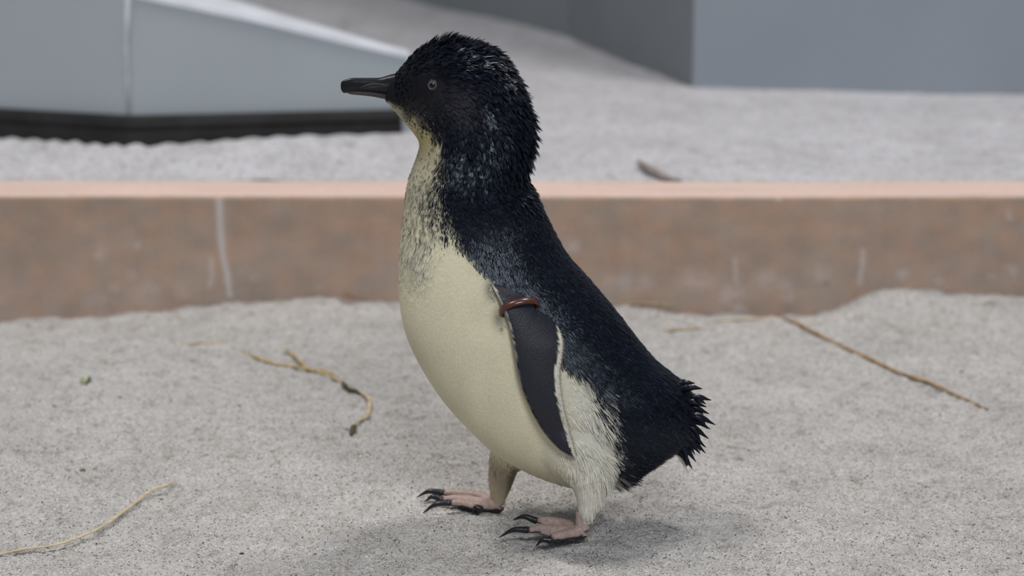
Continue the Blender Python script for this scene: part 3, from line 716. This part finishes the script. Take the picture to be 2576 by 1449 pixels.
def flipper(mirror):
    n, m_ = 72, 26
    le = catmull(LE, n); te = catmull(TE, n); yd = catmull(YD[:, None], n)[:, 0]
    s = np.linspace(0, 1, m_); t = np.linspace(0, 1, n)
    Px = le[:, None, 0] * (1 - s) + te[:, None, 0] * s; Py = le[:, None, 1] * (1 - s) + te[:, None, 1] * s
    SY = np.zeros((13, 7))
    for i_, a_ in enumerate(np.linspace(0, 1, 13)):
        for j_, b_ in enumerate(np.linspace(0, 1, 7)):
            k_ = int(a_ * (n - 1)); SY[i_, j_] = surf_y(le[k_, 0] * (1 - b_) + te[k_, 0] * b_, le[k_, 1] * (1 - b_) + te[k_, 1] * b_)[0]
    sy = catmull(catmull(SY, n).T, m_).T
    tt_, ss_ = t[:, None], s[None, :]
    ofs = -0.0035 + 0.0075 * sstep(0.0, 0.16, tt_) - 0.0075 * ss_ ** 1.2 * sstep(0.42, 0.12, tt_) + 0.004 * sstep(0.3, 1, tt_)
    Yd = np.minimum(sy, -0.030) - ofs
    Yd = np.where(tt_ > 0.7, Yd * (1 - 0.6 * sstep(0.7, 1, tt_)) + (np.mean(Yd[int(0.7 * n)]) + 0.001) * 0.6 * sstep(0.7, 1, tt_), Yd)
    Pm = PY(Px, Py, Yd)
    hth = (0.0030 * (1 - 0.5 * t))[:, None] * np.sqrt(np.clip(1 - (2 * (s ** 0.8) - 1) ** 2, 0, 1))[None] * np.minimum(1, (1 - t) * 8 + 0.1)[:, None]
    fr = Pm - hth[..., None] * yo; bk = Pm + hth[..., None] * yo
    V = np.concatenate([fr.reshape(-1, 3), bk.reshape(-1, 3)])
    g = grid_faces(n, m_); Fc = [tuple(q) for q in g] + [tuple(q[::-1] + n * m_) for q in g]
    wide = np.linalg.norm(te - le, axis=1)
    ds = (1 - s)[None] * wide[:, None]; dl = s[None] * wide[:, None]      # px from each edge
    nz = 1.6 * rng.standard_normal(ds.shape)
    tw = np.interp(t, [0, 0.28, 0.36, 0.5, 0.8, 1], [0, 0, 9, 14, 10, 7])[:, None]
    wt_ = sstep(2, -2, ds + nz - tw) * (tw > 0.5)
    lw = np.interp(t, [0, 0.25, 0.5, 0.7, 1], [8, 7, 3.5, 1.5, 0])[:, None]; lwt = sstep(2, -2, dl + nz - lw) * np.interp(t, [0, 0.25, 0.5, 1], [0.95, 0.8, 0.5, 0.3])[:, None]
    grain = (1 + 0.35 * rng.random(ds.shape))[..., None]
    colf = np.array([0.0105, 0.0120, 0.0215]) * grain
    colf = colf * (1 - wt_[..., None]) + np.array([0.85, 0.80, 0.68]) * wt_[..., None]
    colf = colf * (1 - lwt[..., None]) + np.array([0.80, 0.76, 0.64]) * lwt[..., None]
    colb = np.tile(np.array([0.5, 0.48, 0.45]), (n * m_, 1))
    colall = np.concatenate([colf.reshape(-1, 3), colb])
    # fringe of stiff little feathers along both edges
    FVs = []; Ff = []; FC = []; kf = 0
    for e_, frac0, cntn, ln in ((te, 1.0, 260, 8.5), (le, 0.0, 200, 3.0)):
        for q in np.linspace(0.03 if frac0 == 0 else 0.30, 0.985, cntn):
            i = q * (n - 1); i0 = int(i); f = i - i0; i1 = min(n - 1, i0 + 1)
            e = e_[i0] * (1 - f) + e_[i1] * f; y = yd[i0]
            tg = e_[i1] - e_[max(0, i1 - 1)]; tg = tg / (np.linalg.norm(tg) + 1e-9)
            out = np.array([-tg[1], tg[0]]) * (-1 if frac0 else 1)
            out = out if (out[0] > 0) == (frac0 == 1.0) else -out
            y = Yd[i0, -1] if frac0 else Yd[i0, 0]; l_ = ln * (0.7 + 0.6 * rng.random()); dirp = out * 0.75 + tg * 0.75
            pb = e - out * (7 if frac0 else 2.5); pt_ = e + dirp * l_ * 0.7; wv = tg * 1.7
            ycen = y
            a_ = PY(pb[0] - wv[0], pb[1] - wv[1], ycen - 0.0017); b_ = PY(pb[0] + wv[0], pb[1] + wv[1], ycen - 0.0017)
            c_ = PY(pt_[0], pt_[1], ycen - 0.0004 * rng.random()); d_ = PY(pb[0], pb[1], ycen + 0.0008)
            FVs += [a_, b_, c_, d_]; Ff += [(kf, kf + 1, kf + 2), (kf + 1, kf + 3, kf + 2), (kf + 3, kf, kf + 2)]; kf += 4
            cq = (np.array([0.90, 0.85, 0.73]) if frac0 else np.array([0.42, 0.41, 0.38])) * (0.8 + 0.3 * rng.random())
            FC += [cq * (0.4 if not frac0 and q > 0.55 else 1)] * 4
    FVs = np.array(FVs)
    if mirror: V = V * [1, -1, 1]; FVs = FVs * [1, -1, 1]
    o = part('flipper', V, Fc, SLATE); set_col(o.data, colall)
    fo = part('edge_fringe', FVs, Ff, PLUME, o); set_col(fo.data, np.array(FC)); fo['kind'] = 'stuff'
    return o
fl_near = flipper(False); flipper(True)

# --- copper identity band round the near flipper
def band():
    yb_ = surf_y(1307, 777)[0]; c0 = PY(1307, 777, yb_ - 0.002); Rl = PY(1353, 768, yb_ + 0.002) - PY(1261, 788, yb_ - 0.003); a_len = np.linalg.norm(Rl) / 2; ax = Rl / np.linalg.norm(Rl)
    m0 = np.array([0.0, -0.72, 0.69]); m0 -= ax * m0.dot(ax); m0 /= np.linalg.norm(m0); nn = np.cross(ax, m0)
    if nn[2] > 0: nn = -nn
    K = 72; vv = []
    for k in range(K):
        a = 2 * math.pi * k / K
        ca, sa = math.cos(a), math.sin(a)
        for w, dr in ((-0.0023, 0.0), (-0.0021, 0.0007), (0.0021, 0.0007), (0.0023, 0.0), (0.0021, -0.0006), (-0.0021, -0.0006)):
            vv.append(c0 + ax * (a_len + dr) * ca + m0 * (0.0082 + dr) * sa + nn * (w - 0.0007))
    return part('flipper_band', vv, [tuple(q) for q in grid_faces(K + 0, 6, True)] + [((K - 1) * 6 + j, (K - 1) * 6 + (j + 1) % 6, (j + 1) % 6, j) for j in range(6)], BAND)
o = band(); o['label'] = 'copper-brown band round the flipper'

# --- bill
def bill(sections, m, name, tintf):
    """sections: (px_top,py_top, px_bot,py_bot, halfwidth px)"""
    s_ = catmull(np.array(sections, float), 36); K = 22; vv = []
    a = np.linspace(0, 2 * math.pi, K, endpoint=False)
    for q in s_:
        t_ = PY(q[0], q[1], 0.0); b_ = PY(q[2], q[3], 0.0); c_ = (t_ + b_) / 2; h_ = (t_ - b_) / 2
        for k in a:
            cc_ = math.cos(k); s2 = math.sin(k); s2 = math.copysign(abs(s2) ** 0.8, s2)
            vv.append(c_ + h_ * cc_ + yo * (q[4] * S * s2))
    fc = [tuple(q) for q in grid_faces(36, K, True)] + [tuple(range(K - 1, -1, -1)), tuple(35 * K + k for k in range(K))]
    o = part(name, vv, fc, m); vv = np.array(vv); qx, qy = proj(vv * [1, 0, 1]); set_col(o.data, tintf(qx, qy, vv)); return o
def tup(qx, qy, v):
    c = np.tile(np.array([0.014, 0.014, 0.017]), (len(qx), 1))
    line = 227 + (qx - 868) * 0.085
    pk = np.exp(-((qy - line) / 2.6) ** 2)[:, None] * sstep(880, 940, qx)[:, None] * 0.30
    g = sstep(905, 950, qx) * sstep(1000, 960, qx) * np.exp(-((qy - (222 - (qx - 900) * 0.16)) / 3) ** 2)
    return c * (1 - pk) + np.array([0.20, 0.15, 0.14]) * pk + np.array([0.10, 0.10, 0.10]) * (g * 0.5)[:, None]
def tlo(qx, qy, v):
    c = np.tile(np.array([0.075, 0.062, 0.062]), (len(qx), 1)); m_ = sstep(900, 960, qx)[:, None]
    lo = sstep(0, 5, qy - (233 + (qx - 870) * 0.10))[:, None]
    return (c * (1 - m_ * 0.3) + np.array([0.36, 0.25, 0.24]) * lo * 0.9 * (1 - 0.3 * m_))
bill([(857,214, 857,218, 1),(858,208, 858,225, 4),(861,204, 861,231, 6),(867,201, 866,234, 8),(877,198, 876,233, 9.5),(888,196, 888,230, 10.5),(910,196, 908,229, 12),(935,196, 935,231, 13.5),(958,195, 962,234, 16),(985,187, 990,238, 21),(1020,180, 1020,240, 28)], BEAK, 'upper_bill', tup)
bill([(874,229, 875,235, 4),(885,228, 886,238, 7),(910,228, 911,240, 9),(935,229, 938,243, 11.5),(960,232, 962,248, 14),(990,236, 990,253, 18),(1020,238, 1018,262, 24)], BEAK, 'lower_bill', tlo)
# nostril groove ridge
for sgn in (-1, 1):
    rd = catmull([PY(905, 219, 0) + [0, sgn * 0.0031, 0], PY(930, 211, 0) + [0, sgn * 0.0035, 0], PY(955, 209, 0) + [0, sgn * 0.0042, 0], PY(978, 214, 0) + [0, sgn * 0.0052, 0]], 14)
    V, Fc = tube(rd, 0.0006 * np.sin(np.linspace(0.4, 2.8, 14)), 8)
    o = part('nostril_ridge', V, Fc, BEAK); set_col(o.data, np.tile([0.05, 0.05, 0.052], (len(V), 1)))

# --- eyes
kd2 = KDTree(nv)
for i, p in enumerate(co): kd2.insert(p, i)
kd2.balance()
def surf_at(px_, py_, y0):
    y = y0
    y, n_ = surf_y(px_, py_)
    return PY(px_, py_, y), n_
ep, en = surf_at(1088, 214, -0.02)
BALL = simple('eye_black', (0.003, 0.003, 0.004), 0.3, 0.35, 0.1, 100)
IRIS = simple('iris_grey', (0.115, 0.105, 0.11), 0.5, 0.3, 0.25, 900)
for sgn in (1, -1):
    e = ep * [1, sgn, 1]; n_ = en * [1, sgn, 1]; n_ = n_ / np.linalg.norm(n_)
    # look almost straight sideways
    n_ = n_ * 0.35 + np.array([0, -sgn, 0.05]) * 0.65; n_ /= np.linalg.norm(n_)
    R_ = 0.0036; c_ = e - n_ * (R_ * 0.55)
    bm = bmesh.new(); bmesh.ops.create_uvsphere(bm, u_segments=28, v_segments=18, radius=R_)
    me = bpy.data.meshes.new('eye'); bm.to_mesh(me); bm.free()
    for p in me.polygons: p.use_smooth = True
    eo = link('eye', me, BALL, bird); eo.location = c_ - BL
    u_ = np.cross(n_, [0, 0, 1.0]); u_ /= np.linalg.norm(u_); w_ = np.cross(n_, u_)
    def cap(a0, a1, rr, nr=5, K=32):
        vv = [rr * (n_ * math.cos(t_) + (u_ * math.cos(p_) + w_ * math.sin(p_)) * math.sin(t_)) for t_ in np.linspace(a0, a1, nr) for p_ in np.linspace(0, 2 * math.pi, K, endpoint=False)]
        return vv, [tuple(q) for q in grid_faces(nr, K, True)]
    vv, fc = cap(0.50, 0.82, R_ * 1.015); link('iris', pymesh('iris', vv, fc, True), IRIS, eo)
    vv, fc = cap(0.02, 0.52, R_ * 1.02); fc.append(tuple(range(32))); link('pupil', pymesh('pupil', vv, fc, True), BALL, eo)
    # rim of dark lid skin
    vv = np.array([c_ + R_ * 1.0 * (n_ * math.cos(1.0) + (u_ * math.cos(p_) + w_ * math.sin(p_)) * math.sin(1.0)) for p_ in np.linspace(0, 2 * math.pi, 33)])
    V, Fc = tube(vv, np.full(33, 0.0007), 8); o = part('eyelid', V, Fc, CLAW)

# --- feet
def foot(ank, toes, hind, yb, parent_name='foot'):
    """toes: list of (knuckle px,py,y, base_of_claw px,py,y, claw tip px,py,y); returns the foot with claws"""
    A0 = PY(*ank)
    tubes = []; webs = []
    for t_ in toes:
        kx = PY(*t_[0]); cb = PY(*t_[1]); mid = (kx + cb) / 2 + np.array([0, 0, 0.0012])
        path = catmull([A0, kx, mid, cb], 20); rr = np.interp(np.linspace(0, 1, 20), [0, .3, .62, .7, .9, 1], [0.0046, 0.0040, 0.0029, 0.0033, 0.0027, 0.0016])
        tubes.append(tube(path, rr, 12, 0.85)); webs.append(path)
    def web(p, q):
        n = 16; V = []
        for i in range(n):
            for s_ in np.linspace(0, 1, 7):
                b = p[i + 2] * (1 - s_) + q[i + 2] * s_ - (p[i + 2] - p[i + 1]) * 0  # membrane sags between the toes
                b = b - np.array([0, 0, 0.0010 * math.sin(math.pi * s_)]) - (p[i + 2] - p[2]) * 0.20 * math.sin(math.pi * s_)
                V.append(b)
        V = np.array(V); g = grid_faces(n, 7); top = V + [0, 0, 0.0007]; bot = V - [0, 0, 0.0010]
        Fc = [tuple(x) for x in g] + [tuple(x[::-1] + len(V)) for x in g]
        bd = [i * 7 for i in range(n)] + [(n - 1) * 7 + k for k in range(1, 7)] + [i * 7 + 6 for i in range(n - 2, -1, -1)] + list(range(5, 0, -1))
        for i in range(len(bd)):
            j = bd[(i + 1) % len(bd)]; Fc.append((bd[i], j, j + len(V), bd[i] + len(V)))
        return np.concatenate([top, bot]), Fc
    parts = list(tubes) + [web(webs[i], webs[i + 1]) for i in range(len(webs) - 1)]
    heel = catmull([A0 + [-0.001, 0, 0.014], A0 + [0.000, 0, 0.006], A0 + [0.0015, 0, -0.0005], A0 + [-0.004, 0, -0.0025]], 10)
    parts.append(tube(heel, [0.0030, 0.0032, 0.0036, 0.0042, 0.0046, 0.0048, 0.0046, 0.0044, 0.0042, 0.0034], 14))
    V, Fc = merge(parts)
    t0 = link('foot_shape', pymesh('foot_shape', V, Fc, True), None)
    rm = t0.modifiers.new('r', 'REMESH'); rm.mode = 'VOXEL'; rm.voxel_size = 0.00055
    s2 = t0.modifiers.new('s', 'SMOOTH'); s2.factor = 0.5; s2.iterations = 5
    dg = bpy.context.evaluated_depsgraph_get(); dg.update()
    me = bpy.data.meshes.new_from_object(t0.evaluated_get(dg)); bpy.data.objects.remove(t0); me.name = 'foot'
    n_ = len(me.vertices); c = np.empty(n_ * 3, np.float32); me.vertices.foreach_get('co', c); c = c.reshape(-1, 3).astype(float)
    nn = np.empty(n_ * 3, np.float32); me.vertices.foreach_get('normal', nn); nn = nn.reshape(-1, 3)
    pink = np.array([0.45, 0.335, 0.30]) * (1 + 0.14 * vnoise(c[:, 0] * 600, c[:, 1] * 600, 71) + 0.08 * rng.standard_normal(n_))[:, None]
    dark = np.array([0.022, 0.019, 0.022])
    sole = sstep(-0.25, -0.55, nn[:, 2] + 0.15 * vnoise(c[:, 0] * 300, c[:, 2] * 300, 72))
    hi = sstep(-1e9, 0, c[:, 0])
    for t_ in toes:                              # dark toe ends
        cb = PY(*t_[1]); sole = np.maximum(sole, sstep(0.0052, 0.0030, np.linalg.norm(c - cb, axis=1)))
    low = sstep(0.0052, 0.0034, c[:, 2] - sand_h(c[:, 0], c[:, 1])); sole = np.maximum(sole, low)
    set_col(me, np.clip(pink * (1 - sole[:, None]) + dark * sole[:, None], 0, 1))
    me.transform(__import__('mathutils').Matrix.Translation(Vector(-BL)))
    for p in me.polygons: p.use_smooth = True
    fo = link('foot', me, FOOT, bird)
    for t_ in toes + ([hind] if hind else []):
        kx = PY(*t_[0]); cb = PY(*t_[1]); ctp = PY(*t_[2]); dd = cb - kx; dd /= np.linalg.norm(dd)
        md = (cb + ctp) / 2 + np.array([0, 0, 0.0026]) ; st_ = cb - dd * 0.002
        cv = catmull([st_, cb + [0, 0, 0.0003], md, ctp], 18); rr = np.interp(np.linspace(0, 1, 18), [0, .3, .65, 1], [0.0022, 0.0027, 0.0019, 0.0003])
        V, Fc = tube(cv, rr, 10, 0.9); o = part('claw', V, Fc, CLAW, fo)
    return fo
# far foot (toes point left): toe lists run far -> near
f1 = foot((1250, 1272, FY), [
    ((1205, 1248, FY + 0.010), (1108, 1240, FY + 0.016), (1048, 1251, FY + 0.018)),
    ((1200, 1262, FY), (1106, 1256, FY + 0.006), (1068, 1262, FY + 0.008)),
    ((1195, 1272, FY - 0.008), (1126, 1266, FY - 0.008), (1062, 1292, FY - 0.009))],
    ((1215, 1278, FY - 0.010), (1205, 1280, FY - 0.012), (1188, 1290, FY - 0.013)), FY)
f2 = foot((1462, 1336, NY), [
    ((1420, 1318, NY + 0.012), (1344, 1309, NY + 0.018), (1290, 1308, NY + 0.020)),
    ((1410, 1334, NY), (1322, 1334, NY + 0.004), (1256, 1352, NY + 0.004)),
    ((1408, 1348, NY - 0.010), (1382, 1360, NY - 0.013), (1348, 1374, NY - 0.015))],
    None, NY)
